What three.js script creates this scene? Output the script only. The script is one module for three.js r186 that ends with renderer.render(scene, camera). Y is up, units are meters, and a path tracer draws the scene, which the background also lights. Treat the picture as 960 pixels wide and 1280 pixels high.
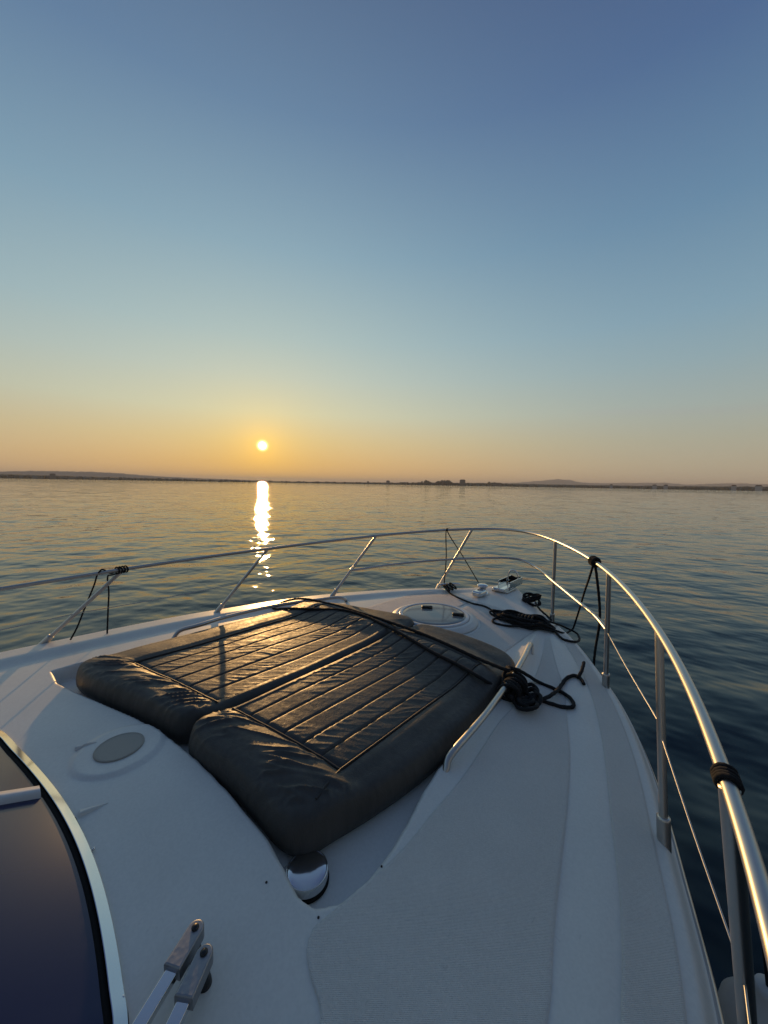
import * as THREE from 'three';
import { ImprovedNoise } from 'three/addons/math/ImprovedNoise.js';
import { mergeGeometries, toCreasedNormals } from 'three/addons/utils/BufferGeometryUtils.js';
import { RoundedBoxGeometry } from 'three/addons/geometries/RoundedBoxGeometry.js';

// ---------------------------------------------------------------- camera, sky, sun, exposure
// world = boat frame: x to starboard, y up (sea at 0), -z towards the bow; v = -z
const scene = new THREE.Scene();
const EYE = 2.45, FOCAL = 462;                       // eye height above the sea; focal length in pixels of a 960 x 1280 picture
const camera = new THREE.PerspectiveCamera(2 * Math.atan(640 / FOCAL) * 180 / Math.PI, 0.75, 0.05, 120000);
camera.position.set(1.5, EYE, 0);
camera.rotation.set(-Math.atan(35 / FOCAL), THREE.MathUtils.degToRad(42), Math.atan(16 / 960), 'YXZ');
camera.updateMatrixWorld(true);
const dirOf = (px, py) => new THREE.Vector3(px - 480, 640 - py, -FOCAL).normalize().applyQuaternion(camera.quaternion);

const renderer = new THREE.WebGLRenderer({ antialias: true });
renderer.setSize(768, 1024);
renderer.toneMapping = THREE.LinearToneMapping;
renderer.toneMappingExposure = 1.0;
renderer.shadowMap.enabled = true;

const sunDir = dirOf(328, 557);
const toLin = (c) => c.map((x) => { x /= 255; return x <= 0.04045 ? x / 12.92 : ((x + 0.055) / 1.055) ** 2.4; });
const smooth = (a, b, x) => { const t = Math.min(1, Math.max(0, (x - a) / (b - a))); return t * t * (3 - 2 * t); };
const lerp = (a, b, t) => a + (b - a) * t;
{
  const W = 2048, H = 1024, data = new Float32Array(W * H * 4);
  // the colour of clear evening air by height above the horizon: towards the sun, to the side, and away from it
  const stops = [0, 3, 6, 10, 15, 20, 30, 42, 55, 90];
  const near = [[248, 188, 112], [238, 194, 126], [228, 203, 148], [213, 212, 180], [192, 204, 192], [172, 194, 194], [139, 170, 186], [104, 134, 164], [79, 101, 134], [74, 96, 125]].map(toLin);
  const side = [[182, 164, 138], [180, 170, 145], [172, 172, 153], [160, 173, 168], [143, 168, 176], [128, 160, 178], [102, 137, 166], [78, 106, 146], [64, 83, 123], [74, 96, 125]].map(toLin);
  const anti = [[68, 70, 76], [73, 75, 82], [77, 80, 89], [76, 83, 96], [72, 83, 99], [69, 82, 101], [66, 82, 105], [65, 83, 109], [66, 86, 113], [74, 96, 125]].map(toLin);
  const at = (tab, el) => {
    let i = 0; while (i < stops.length - 2 && el > stops[i + 1]) i++;
    const t = Math.min(1, Math.max(0, (el - stops[i]) / (stops[i + 1] - stops[i])));
    return [0, 1, 2].map((k) => lerp(tab[i][k], tab[i + 1][k], t));
  };
  const rowsN = [], rowsS = [], rowsA = [];
  for (let y = 0; y < H; y++) { const el = Math.max(0, ((y + 0.5) / H - 0.5) * 180); rowsN.push(at(near, el)); rowsS.push(at(side, el)); rowsA.push(at(anti, el)); }
  const saz = Math.atan2(sunDir.z, sunDir.x);
  for (let y = 0; y < H; y++) {
    const el = ((y + 0.5) / H - 0.5) * Math.PI, sy = Math.sin(el), cy = Math.cos(el);
    for (let x = 0; x < W; x++) {
      const az = ((x + 0.5) / W - 0.5) * 2 * Math.PI;
      let d = Math.abs(az - saz); if (d > Math.PI) d = 2 * Math.PI - d; d *= 180 / Math.PI;
      const k1 = smooth(0, 64, d), k2 = smooth(60, 180, d);
      const ca = cy * Math.cos(az), cz = cy * Math.sin(az);
      const cosang = Math.min(1, ca * sunDir.x + sy * sunDir.y + cz * sunDir.z), ang = Math.acos(cosang) * 180 / Math.PI;
      const halo = 0.24 * Math.exp(-ang / 8) + 0.46 * Math.exp(-ang / 2.2), core = 22 * Math.exp(-((ang / 0.38) ** 2));
      const o = (y * W + x) * 4, below = sy < 0 ? 0 : 1;
      const add = [1.0 * halo + core, 0.42 * halo + 0.74 * core, 0.02 * halo - 0.10 * Math.exp(-ang / 7) + 0.36 * core];
      for (let k = 0; k < 3; k++) data[o + k] = lerp(lerp(rowsN[y][k], rowsS[y][k], k1), rowsA[y][k], k2) + below * add[k];
      data[o + 3] = 1;
    }
  }
  const sky = new THREE.DataTexture(data, W, H, THREE.RGBAFormat, THREE.FloatType);
  sky.mapping = THREE.EquirectangularReflectionMapping; sky.magFilter = THREE.LinearFilter; sky.needsUpdate = true;
  scene.background = sky; scene.environment = sky;
}
const sun = new THREE.DirectionalLight(new THREE.Color().setRGB(1.0, 0.56, 0.2), 3.2);
sun.position.copy(sunDir).multiplyScalar(60).add(new THREE.Vector3(0, 1, -1)); sun.target.position.set(0, 1, -1);
sun.castShadow = true; sun.shadow.mapSize.set(4096, 4096); sun.shadow.radius = 1.2;
Object.assign(sun.shadow.camera, { left: -6, right: 6, top: 6, bottom: -6, near: 1, far: 120 });
scene.add(sun, sun.target);

// ---------------------------------------------------------------- helpers
const noise = new ImprovedNoise();
let seed = 7; const rnd = () => { seed = (seed * 1664525 + 1013904223) >>> 0; return seed / 4294967296; };
const V = (x, y, z) => new THREE.Vector3(x, y, z);
const lin = (r, g, b) => new THREE.Color().setRGB(r, g, b);
const used = {};
const numbered = (n) => { used[n] = (used[n] ?? -1) + 1; return used[n] ? `${n}_${String(used[n]).padStart(3, '0')}` : n; };
function add(name, geo, mat, parent = scene) {
  const m = new THREE.Mesh(geo, mat); m.name = parent === scene ? numbered(name) : name;
  m.castShadow = m.receiveShadow = true; parent.add(m); return m;
}
function tag(o, label, category, group) { o.userData.label = label; o.userData.category = category; if (group) o.userData.group = group; return o; }
function thing(name, x, y, z, label, category, group) { const g = new THREE.Group(); g.name = numbered(name); g.position.set(x, y, z); scene.add(g); return tag(g, label, category, group); }
const local = (pts, g) => pts.map((p) => p.clone().sub(g.position));
function table(rows) {            // smooth monotone-ish interpolation through [x, y] rows
  return (x) => {
    if (x <= rows[0][0]) return rows[0][1];
    const n = rows.length; if (x >= rows[n - 1][0]) return rows[n - 1][1];
    let i = 0; while (x > rows[i + 1][0]) i++;
    const s = (a) => (rows[Math.min(n - 1, a + 1)][1] - rows[Math.max(0, a - 1)][1]) / (rows[Math.min(n - 1, a + 1)][0] - rows[Math.max(0, a - 1)][0]);
    const h = rows[i + 1][0] - rows[i][0], t = (x - rows[i][0]) / h, t2 = t * t, t3 = t2 * t;
    return (2 * t3 - 3 * t2 + 1) * rows[i][1] + (t3 - 2 * t2 + t) * h * s(i) + (3 * t2 - 2 * t3) * rows[i + 1][1] + (t3 - t2) * h * s(i + 1);
  };
}
function grid(nu, nv, f, uvf, closeU = false) {       // f(i, j) -> [x, y, z]
  const pos = new Float32Array(nu * nv * 3), uv = new Float32Array(nu * nv * 2), idx = [];
  for (let j = 0; j < nv; j++) for (let i = 0; i < nu; i++) {
    const k = j * nu + i, p = f(i, j); pos.set(p, k * 3); const q = uvf ? uvf(i, j, p) : [p[0], -p[2]]; uv.set(q, k * 2);
  }
  for (let j = 0; j < nv - 1; j++) for (let i = 0; i < nu - (closeU ? 0 : 1); i++) {
    const a = j * nu + i, b = j * nu + (i + 1) % nu, c = a + nu, d = b + nu; idx.push(a, b, d, a, d, c);
  }
  const g = new THREE.BufferGeometry(); g.setAttribute('position', new THREE.BufferAttribute(pos, 3)); g.setAttribute('uv', new THREE.BufferAttribute(uv, 2)); g.setIndex(idx); g.computeVertexNormals(); return g;
}
function sweep(pts, radius, { seg = 0, rad = 10, closed = false, twist = 0, raw = false } = {}) {      // a tube with capped ends, optionally laid like rope
  const curve = raw ? new THREE.CurvePath() : new THREE.CatmullRomCurve3(pts, closed, 'centripetal');
  if (raw) for (let i = 0; i < pts.length - 1; i++) curve.add(new THREE.LineCurve3(pts[i], pts[i + 1]));
  const L = curve.getLength(), n = seg || Math.max(4, Math.ceil(L / Math.max(0.008, radius * (twist ? 0.55 : 1.2))));
  const fr = raw ? null : curve.computeFrenetFrames(n, closed), ps = curve.getSpacedPoints(n);
  let N = V(0, 1, 0), frames = [];
  for (let j = 0; j <= n; j++) {
    if (fr) { frames.push([fr.normals[j], fr.binormals[j]]); continue; }
    const T = ps[Math.min(n, j + 1)].clone().sub(ps[Math.max(0, j - 1)]).normalize(); if (Math.abs(T.dot(N)) > 0.95) N = V(1, 0, 0);
    N = N.clone().addScaledVector(T, -N.dot(T)).normalize(); frames.push([N.clone(), T.clone().cross(N)]);
  }
  const rows = [], end = closed ? 0 : 1;
  if (end) rows.push([0, 0], [0, 0.7]);
  for (let j = 0; j <= n; j++) rows.push([j, 1]);
  if (end) rows.push([n, 0.7], [n, 0]);
  return grid(rad, rows.length, (i, jj) => {
    const [j, s] = rows[jj], th = i / rad * 2 * Math.PI, r = radius * s * (twist ? 1 - 0.2 * Math.abs(Math.sin(1.5 * th + j / n * L * twist)) : 1);
    const [a, b] = frames[j]; return [ps[j].x + r * (Math.cos(th) * a.x + Math.sin(th) * b.x), ps[j].y + r * (Math.cos(th) * a.y + Math.sin(th) * b.y), ps[j].z + r * (Math.cos(th) * a.z + Math.sin(th) * b.z)];
  }, (i, jj) => [i / rad, rows[jj][0] / n * L / (6.28 * radius)], true);
}
const lathe = (prof, seg = 40) => new THREE.LatheGeometry(prof.map(([r, y]) => new THREE.Vector2(r, y)), seg);
function noiseTex(size, f, srgb) {
  const d = new Uint8Array(size * size * 4);
  for (let y = 0; y < size; y++) for (let x = 0; x < size; x++) { const c = f(x / size, y / size); const o = (y * size + x) * 4; for (let k = 0; k < 3; k++) d[o + k] = Math.max(0, Math.min(255, Math.round((c.length ? c[k] : c) * 255))); d[o + 3] = 255; }
  const t = new THREE.DataTexture(d, size, size); t.wrapS = t.wrapT = THREE.RepeatWrapping; t.magFilter = THREE.LinearFilter; t.minFilter = THREE.LinearMipmapLinearFilter; t.generateMipmaps = true;
  if (srgb) t.colorSpace = THREE.SRGBColorSpace; t.needsUpdate = true; return t;
}
// periodic value noise, for tiling textures
const hash = (x, y, s) => { let h = (x * 374761393 + y * 668265263 + s * 974634777) | 0; h = Math.imul(h ^ (h >>> 13), 1274126177); return ((h ^ (h >>> 16)) >>> 0) / 4294967296; };
function pnoise(x, y, per, s = 0) {
  x *= per; y *= per; const xi = Math.floor(x), yi = Math.floor(y), fx = x - xi, fy = y - yi, ux = fx * fx * (3 - 2 * fx), uy = fy * fy * (3 - 2 * fy), m = (a) => ((a % per) + per) % per;
  return lerp(lerp(hash(m(xi), m(yi), s), hash(m(xi + 1), m(yi), s), ux), lerp(hash(m(xi), m(yi + 1), s), hash(m(xi + 1), m(yi + 1), s), ux), uy);
}

// ---------------------------------------------------------------- shape of the foredeck
const halfBeam = table([[-4, 1.72], [-1, 1.71], [0, 1.68], [0.5, 1.645], [1.04, 1.575], [1.42, 1.48], [1.76, 1.385], [2.08, 1.265], [2.35, 1.13], [2.79, 0.85], [3.2, 0.5], [3.42, 0.3], [3.56, 0.17], [3.66, 0.03]]);
const VBOW = 3.66;
const crown = (u, v) => {           // plain cambered deck, metres above the sea
  const s = Math.max(-1.2, Math.min(1.2, u / Math.max(0.05, halfBeam(v)))), e = u > 0 ? -1.20 + 0.03 * v : -1.08;
  return EYE - 1.0 - (-1.0 - e) * s * s;
};
const edgeDist = (u, v) => { const w = halfBeam(v), sl = (halfBeam(v + 0.02) - halfBeam(v - 0.02)) / 0.04; return (w - Math.abs(u)) / Math.hypot(1, sl); };
// the recess that holds the sunpad
const recessPoly = [[-1.1, 0.24], [-0.9, 0.24], [-0.7, 0.29], [-0.47, 0.357], [-0.26, 0.42], [-0.05, 0.468], [0.16, 0.498], [0.36, 0.515], [0.6, 0.525], [0.7, 0.515], [0.775, 0.505], [0.825, 0.52], [0.858, 0.57], [0.872, 0.65], [0.865, 0.75], [0.845, 0.86], [0.815, 0.98], [0.795, 1.1], [0.785, 1.3], [0.775, 1.6], [0.75, 2.0], [0.6, 2.3], [-0.5, 2.3], [-0.9, 2.1], [-1.03, 1.7], [-1.06, 1.2], [-1.08, 0.7], [-1.11, 0.35]];
function polyDist(poly, x, y) {      // > 0 inside
  let d = 1e9, ins = false;
  for (let i = 0, j = poly.length - 1; i < poly.length; j = i++) {
    const [ax, ay] = poly[j], [bx, by] = poly[i], ex = bx - ax, ey = by - ay, t = Math.max(0, Math.min(1, ((x - ax) * ex + (y - ay) * ey) / (ex * ex + ey * ey)));
    d = Math.min(d, Math.hypot(x - ax - t * ex, y - ay - t * ey));
    if ((ay > y) !== (by > y) && x < ax + (y - ay) / (by - ay) * ex) ins = !ins;
  }
  return ins ? d : -d;
}
function deckY(u, v) {
  let y = crown(u, v);
  const d = edgeDist(u, v), aft = 1 - smooth(2.9, 3.3, v);
  y += (0.03 * smooth(0.33, 0.185, d)) * (0.35 + 0.65 * aft) - 0.035 * smooth(0.05, 0, d) ** 2;                     // toe moulding and rounded gunwale
  if (v > 0.1 && v < 2.5 && u > -1.25 && u < 1) {
    const p = polyDist(recessPoly, u, v); y -= 0.075 * smooth(-0.006, 0.02, p) * (1 - smooth(1.5, 2.05, v));
  }
  const r = u - (0.735 - 0.16 * (v - 1.9)); y += 0.024 * Math.exp(-((r / 0.035) ** 2)) * smooth(1.75, 2.0, v) * (1 - smooth(2.55, 2.8, v));   // moulded lip beside the hatch
  y += 0.009 * smooth(0.146, 0.134, Math.hypot(u + 0.09, v - 0.32));                                                // raised round pad
  return y;
}
const hit = (px, py, f) => {           // where the line of sight through a photo pixel meets the surface y = f(u, v)
  const d = dirOf(px, py); let lo = 0.2, k = 0.2;
  const g = (t) => EYE + d.y * t - f(1.5 + d.x * t, -d.z * t);
  while (k < 9 && g(k) > 0) { lo = k; k *= 1.02; }
  let hi = k; for (let i = 0; i < 30; i++) { const m = (lo + hi) / 2; if (g(m) > 0) lo = m; else hi = m; }
  return V(1.5 + d.x * hi, EYE + d.y * hi, d.z * hi);
};
const onDeck = (px, py, lift = 0) => hit(px, py, (u, v) => deckY(u, v) + lift);
const railPlane = (u, v) => EYE - 0.55 + 0.05 * v + 0.03 * (u - 1.5);
const onRail = (px, py) => hit(px, py, railPlane);

// ---------------------------------------------------------------- materials
const fine = noiseTex(512, (x, y) => 0.5 + 0.5 * (pnoise(x, y, 128, 1) - 0.5) + 0.5 * (pnoise(x, y, 256, 2) - 0.5));
const gelMap = noiseTex(1024, (x, y) => {
  const n = 0.6 * pnoise(x, y, 5, 3) + 0.4 * pnoise(x, y, 17, 4), sp = pnoise(x, y, 190, 5), st = pnoise(x, y, 9, 6);
  let c = 0.93 + 0.05 * (n - 0.5) + 0.03 * (pnoise(x, y, 340, 8) - 0.5); if (sp > 0.96 && st > 0.62) c -= 0.04; return [c, c, c * 0.995];
}, true);
gelMap.repeat.set(0.6, 0.6);
const gelRough = noiseTex(512, (x, y) => 0.62 + 0.16 * (pnoise(x, y, 7, 11) - 0.5) + 0.12 * (pnoise(x, y, 60, 12) - 0.5)); gelRough.repeat.set(0.8, 0.8);
const ribs = noiseTex(512, (x, y) => 0.5 + 0.3 * Math.sin(x * 2 * Math.PI * 64) * Math.sin(y * 2 * Math.PI * 64) + 0.4 * (pnoise(x, y, 200, 9) - 0.5)); ribs.repeat.set(4, 4);
const M = {
  gel: new THREE.MeshPhysicalMaterial({ color: lin(0.84, 0.82, 0.76), map: gelMap, roughness: 0.68, roughnessMap: gelRough, ior: 1.5, side: THREE.DoubleSide }),
  grip: new THREE.MeshPhysicalMaterial({ color: lin(0.82, 0.80, 0.74), map: gelMap, roughness: 0.75, bumpMap: ribs, bumpScale: 0.002 }),
  hull: new THREE.MeshPhysicalMaterial({ color: lin(0.62, 0.63, 0.64), roughness: 0.25, side: THREE.DoubleSide }),
  steel: new THREE.MeshPhysicalMaterial({ color: lin(0.54, 0.52, 0.49), metalness: 1, roughness: 0.36 }),
  chrome: new THREE.MeshPhysicalMaterial({ color: lin(0.72, 0.71, 0.7), metalness: 1, roughness: 0.09 }),
  wire: new THREE.MeshPhysicalMaterial({ color: lin(0.45, 0.45, 0.44), metalness: 1, roughness: 0.35 }),
  rubber: new THREE.MeshPhysicalMaterial({ color: lin(0.008, 0.008, 0.008), roughness: 0.9, specularIntensity: 0.5 }),
  glass: new THREE.MeshPhysicalMaterial({ color: lin(0.007, 0.009, 0.06), roughness: 0.2, ior: 1.52 }),
  acrylic: new THREE.MeshPhysicalMaterial({ color: lin(0.24, 0.25, 0.25), roughness: 0.1, ior: 1.5 }),
  plastic: new THREE.MeshPhysicalMaterial({ color: lin(0.012, 0.012, 0.013), roughness: 0.4 }),
  plate: new THREE.MeshPhysicalMaterial({ color: lin(0.40, 0.37, 0.31), roughness: 0.7, bumpMap: fine, bumpScale: 0.0006 }),
  cast: new THREE.MeshPhysicalMaterial({ color: lin(0.30, 0.30, 0.31), metalness: 0.8, roughness: 0.38, bumpMap: fine, bumpScale: 0.0006 }),
  rope: new THREE.MeshPhysicalMaterial({ color: lin(0.007, 0.007, 0.008), roughness: 0.9 }),
  fender: new THREE.MeshPhysicalMaterial({ color: lin(0.55, 0.54, 0.5), roughness: 0.45 }),
};

// ---------------------------------------------------------------- sea
{
  const waves = [];
  for (let i = 0; i < 46; i++) {
    const L = 0.7 * (14 / 0.7) ** (i / 45) * (0.9 + 0.2 * rnd()), k = 2 * Math.PI / L, th = 0.84 + (rnd() + rnd() + rnd() - 1.5) * 1.5;
    const slope = 0.0066 * (L > 5 ? 0.45 : 1.0);
    waves.push([k * Math.cos(th), k * Math.sin(th), slope / k, rnd() * 6.283, L]);
  }
  const cx = 1.5, cz = 0, radii = [0, 0.7];
  while (radii[radii.length - 1] < 330) radii.push(radii[radii.length - 1] * 1.0095);
  while (radii[radii.length - 1] < 13000) radii.push(radii[radii.length - 1] * 1.07);
  const view = Math.atan2(dirOf(480, 640).z, dirOf(480, 640).x), angles = [];
  for (let i = 0; i <= 820; i++) angles.push(view + (-0.95 + 1.9 * i / 820));
  for (let i = 1; i < 90; i++) angles.push(view + 0.95 + (2 * Math.PI - 1.9) * i / 90);
  const nu = angles.length, nv = radii.length, pos = new Float32Array(nu * nv * 3), nor = new Float32Array(nu * nv * 3), uv = new Float32Array(nu * nv * 2), idx = new Uint32Array(nu * (nv - 1) * 6);
  for (let j = 0; j < nv; j++) {
    const r = radii[j], cell = Math.max(r * 0.0095, r * 0.0023), act = waves.map((w) => r > 300 ? 0 : smooth(2.2 * cell, 4.5 * cell, w[4]));
    for (let i = 0; i < nu; i++) {
      const x = cx + r * Math.cos(angles[i]), z = cz + r * Math.sin(angles[i]); let h = 0, sx = 0, sz = 0;
      for (let n = 0; n < waves.length; n++) { const a = act[n]; if (a < 0.01) continue; const [kx, kz, am, ph] = waves[n], p = kx * x + kz * z + ph; h += a * am * Math.sin(p); const c = a * am * Math.cos(p); sx += c * kx; sz += c * kz; }
      const k = j * nu + i, q = 1 / Math.hypot(1, sx, sz); pos.set([x, h, z], k * 3); nor.set([-sx * q, q, -sz * q], k * 3); uv.set([x / 29, -z / 29], k * 2);
    }
  }
  let o = 0;
  for (let j = 0; j < nv - 1; j++) for (let i = 0; i < nu; i++) { const a = j * nu + i, b = j * nu + (i + 1) % nu, c = a + nu, d = b + nu; idx[o++] = a; idx[o++] = b; idx[o++] = d; idx[o++] = a; idx[o++] = d; idx[o++] = c; }
  const g = new THREE.BufferGeometry(); g.setAttribute('position', new THREE.BufferAttribute(pos, 3)); g.setAttribute('normal', new THREE.BufferAttribute(nor, 3)); g.setAttribute('uv', new THREE.BufferAttribute(uv, 2)); g.setIndex(new THREE.BufferAttribute(idx, 1));
  // the small ripples, as a tiling normal map 29 m wide
  const S = 1536, dx = new Float32Array(S * S), dy = new Float32Array(S * S);
  for (let n = 0; n < 150; n++) {
    const per = 14 * (260 / 14) ** rnd(), th = -0.84 + (rnd() + rnd() + rnd() - 1.5) * 1.7, kx = Math.round(per * Math.cos(th)), ky = Math.round(per * Math.sin(th)), kk = Math.hypot(kx, ky); if (!kk) continue;
    const s = 0.0078 * (kk > 110 ? 0.55 : 1), ph = rnd() * 6.283, st = 2 * Math.PI * kx / S, cs = Math.cos(st), sn = Math.sin(st);
    for (let y = 0; y < S; y++) { let p = ph + 2 * Math.PI * ky * y / S, c = Math.cos(p), q = Math.sin(p); for (let x = 0; x < S; x++) { const m = y * S + x; dx[m] += s * kx / kk * c; dy[m] += s * ky / kk * c; const t = c * cs - q * sn; q = q * cs + c * sn; c = t; } }
  }
  const nd = new Float32Array(S * S * 4);
  for (let m = 0; m < S * S; m++) { const q = 1 / Math.hypot(1, dx[m], dy[m]); nd[m * 4] = 0.5 - 0.5 * dx[m] * q; nd[m * 4 + 1] = 0.5 - 0.5 * dy[m] * q; nd[m * 4 + 2] = 0.5 + 0.5 * q; nd[m * 4 + 3] = 1; }
  const nm = new THREE.DataTexture(nd, S, S, THREE.RGBAFormat, THREE.FloatType); nm.wrapS = nm.wrapT = THREE.RepeatWrapping; nm.magFilter = THREE.LinearFilter; nm.needsUpdate = true;
  const sea = add('sea', g, new THREE.MeshPhysicalMaterial({ color: lin(0.009, 0.022, 0.026), roughness: 0.035, ior: 1.333, normalMap: nm }));
  sea.userData.kind = 'structure'; sea.userData.label = 'calm rippled sea reaching to the low shore';
}

// ---------------------------------------------------------------- boat
const boat = thing('motor_boat', 0, 0, 0, 'white motor boat foredeck with steel bow rail and sunpad recess', 'boat');
{
  // deck moulding
  const vs = []; for (let v = -1.4; v < VBOW; v += 0.0085) vs.push(v); vs.push(VBOW);
  const cols = []; for (let i = 0; i <= 400; i++) { const s = -1 + 2 * i / 400; cols.push(Math.sign(s) * (1 - (1 - Math.abs(s)) ** 1.25)); }
  const deck = add('deck', grid(cols.length, vs.length, (i, j) => { const v = vs[j], u = cols[i] * halfBeam(v); return [u, deckY(u, v), -v]; }), M.gel, boat);
  deck.userData.label = 'smooth white moulded deck';
  // hull sides: gunwale, rubbing strake, topsides down to under the water
  const hullV = []; for (let v = -1.4; v < VBOW; v += 0.06) hullV.push(v); hullV.push(VBOW);
  const prof = [[0, 0, 0], [0.012, -0.02, 0], [0.016, -0.06, 0], [0.0, -0.09, 0], [-0.01, -0.3, 0.01], [-0.06, -0.7, 0.06], [-0.2, -1.1, 0.16], [-0.5, -1.6, 0.4]];
  for (const s of [-1, 1]) add('hull_side', grid(hullV.length, prof.length, (i, j) => { const v = hullV[i], w = halfBeam(v), k = Math.min(1, w / 0.5); const [o, y, b] = prof[j]; return [s * Math.max(0, w + (o < 0 ? o * k : o * k)), deckY(s * w, v) + y, -(v - b * smooth(2.2, 3.6, v))]; }), M.hull, boat);
  for (const s of [-1, 1]) { const pts = []; for (let v = -1.4; v <= 3.55; v += 0.15) pts.push(V(s * (halfBeam(v) + 0.012), deckY(s * halfBeam(v), v) - 0.05, -v)); add('rubbing_strake', sweep(pts, 0.014, { seg: 90, rad: 8 }), M.steel, boat); }
  const stern = add('aft_bulkhead', grid(2, 2, (i, j) => [(i * 2 - 1) * 1.7, j ? 1.2 : -0.5, 1.4]), M.hull, boat); stern.userData.label = 'white bulkhead';

  // non-slip panels, 4 mm proud of the deck
  const panel = (poly, mat, label) => {
    const sh = new THREE.Shape(new THREE.SplineCurve(poly.map(([a, b]) => new THREE.Vector2(a, b))).getPoints(poly.length * 3));
    let x0 = 9, x1 = -9, y0 = 9, y1 = -9; for (const [a, b] of poly) { x0 = Math.min(x0, a); x1 = Math.max(x1, a); y0 = Math.min(y0, b); y1 = Math.max(y1, b); }
    const pl = sh.getPoints().map((p) => [p.x, p.y]); return { pl, x0, x1, y0, y1, mat, label };
  };
  const strip = (name, left, right, n, m, mat, label) => {      // panel between two boundary lines given as u(v)
    const g = grid(m + 3, n + 1, (i, j) => { const s = j / n, t = Math.min(1, Math.max(0, (i - 1) / m)), [a, va] = left(s), [b, vb] = right(s), u = lerp(a, b, t), v = lerp(va, vb, t); return [u, deckY(u, v) + (i === 0 || i === m + 2 || j === 0 || j === n ? -0.002 : 0.003), -v]; });
    const o = add(name, g, mat, boat); o.userData.label = label; return o;
  };
  const line = (pts) => { const c = new THREE.CatmullRomCurve3(pts.map(([a, b]) => V(a, 0, b)), false, 'centripetal'); return (s) => { const p = c.getPoint(s); return [p.x, p.z]; }; };
  // starboard side deck, traced along its inner and outer borders
  const px = (list) => list.map(([a, b]) => { const p = onDeck(a, b); return [p.x, -p.z]; });
  const inner = [[1.06, -0.9], [1.03, -0.3], [1.0, 0.2], ...px([[400, 1280], [388, 1220], [384, 1188], [392, 1162], [420, 1137], [500, 1066], [540, 1018], [579, 971], [626, 901], [657, 868]]), [0.78, 2.2], [0.68, 2.6]];
  const outer = [[1.36, -0.9], [1.36, -0.3], [1.345, 0.2], [1.33, 0.5], [1.31, 0.66], ...px([[686, 1264], [692, 1170], [700, 1092], [710, 999], [712, 936], [708, 893]]), [0.96, 2.05], [0.84, 2.3], [0.7, 2.62]];
  strip('nonslip_panel', line(inner), line(outer), 260, 40, M.grip, 'grey non-slip panel of the starboard side deck');
  const out1 = [], out2 = []; for (let v = -0.9; v <= 2.9; v += 0.1) { const w = halfBeam(v), sl = Math.hypot(1, (halfBeam(v + 0.05) - halfBeam(v - 0.05)) / 0.1); out1.push([w - 0.183 * sl * (1 - 0.25 * smooth(1.5, 2.9, v)), v]); out2.push([w - 0.066 * sl, v]); }
  strip('nonslip_strip', line(out1), line(out2), 240, 14, M.grip, 'grey non-slip strip along the starboard gunwale');
  // fore panels either side of the hatch
  for (const s of [-1, 1]) {
    const a = [], b = []; for (let v = 2.08; v <= 2.905; v += 0.05) { const dv = v - 2.28, c = Math.abs(dv) < 0.315 ? Math.sqrt(0.315 ** 2 - dv * dv) : 0; a.push([s * Math.max(0.022, c) - (c > 0.022 ? 0.04 * s * 0 : 0), v]); b.push([s * Math.max(0.1, Math.min(0.58, halfBeam(v) - 0.33)), v]); }
    strip('nonslip_panel', line(a), line(b), 70, 24, M.grip, 'grey non-slip panel beside the deck hatch');
  }

  // windscreen
  const lip = [[-1.05, -0.28], [-0.8, -0.08], ...[[0, 913], [33, 940], [63, 970], [85, 1000], [103, 1027], [118, 1060], [133, 1100], [143, 1143], [152, 1193], [158, 1240], [161, 1282]].map(([a, b]) => { const p = hit(a, b, (u, v) => crown(u, v) + 0.004); return [p.x, -p.z]; }), [0.87, 0.11], [0.97, 0.0], [1.05, -0.2]];
  for (let k = 0; k < 4; k++) for (let i = 3; i < lip.length - 4; i++) lip[i] = [0, 1].map((c) => 0.5 * lip[i][c] + 0.25 * (lip[i - 1][c] + lip[i + 1][c]));
  const lipC = new THREE.CatmullRomCurve3(lip.map(([u, v]) => V(u, crown(u, v), -v)), false, 'centripetal'), NL = 140;
  const lipP = lipC.getSpacedPoints(NL), inward = lipP.map((p, i) => { const t = lipP[Math.min(NL, i + 1)].clone().sub(lipP[Math.max(0, i - 1)]); return V(-t.z, 0, t.x).normalize(); });
  const screen = add('windscreen_frame', toCreasedNormals(grid(7, NL + 1, (i, j) => {
    const prof = [[-0.001, -0.01], [-0.001, 0.006], [0.001, 0.008], [0.022, 0.0176], [0.0235, 0.0173], [0.024, 0.015], [0.025, -0.005]][i], p = lipP[j].clone().addScaledVector(inward[j], prof[0]); return [p.x, p.y + prof[1], p.z];
  }), 0.35), M.chrome, boat); screen.userData.label = 'polished curved steel windscreen frame';
  add('gasket', grid(4, NL + 1, (i, j) => { const [o, y] = [[0.024, -0.01], [0.0255, 0.012], [0.034, 0.014], [0.04, 0.009]][i], p = lipP[j].clone().addScaledVector(inward[j], o); return [p.x, p.y + y, p.z]; }), M.rubber, screen);
  const up = (j, s) => { const p = lipP[j].clone().addScaledVector(inward[j], 0.037), top = V(p.x * 0.62, p.y + 0.40, p.z + 0.95); return p.add(V(0, 0.012, 0)).lerp(top, s); };
  const split = 66;
  for (const [a, b] of [[0, split - 1], [split + 1, NL]]) add('windscreen_pane', grid(b - a + 1, 14, (i, j) => { const p = up(a + i, j / 13); return [p.x, p.y, p.z]; }), M.glass, screen);
  const bar = [0, 0.3, 0.6, 1].map((s) => up(split, s).add(V(0, 0.012, 0)));
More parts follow.
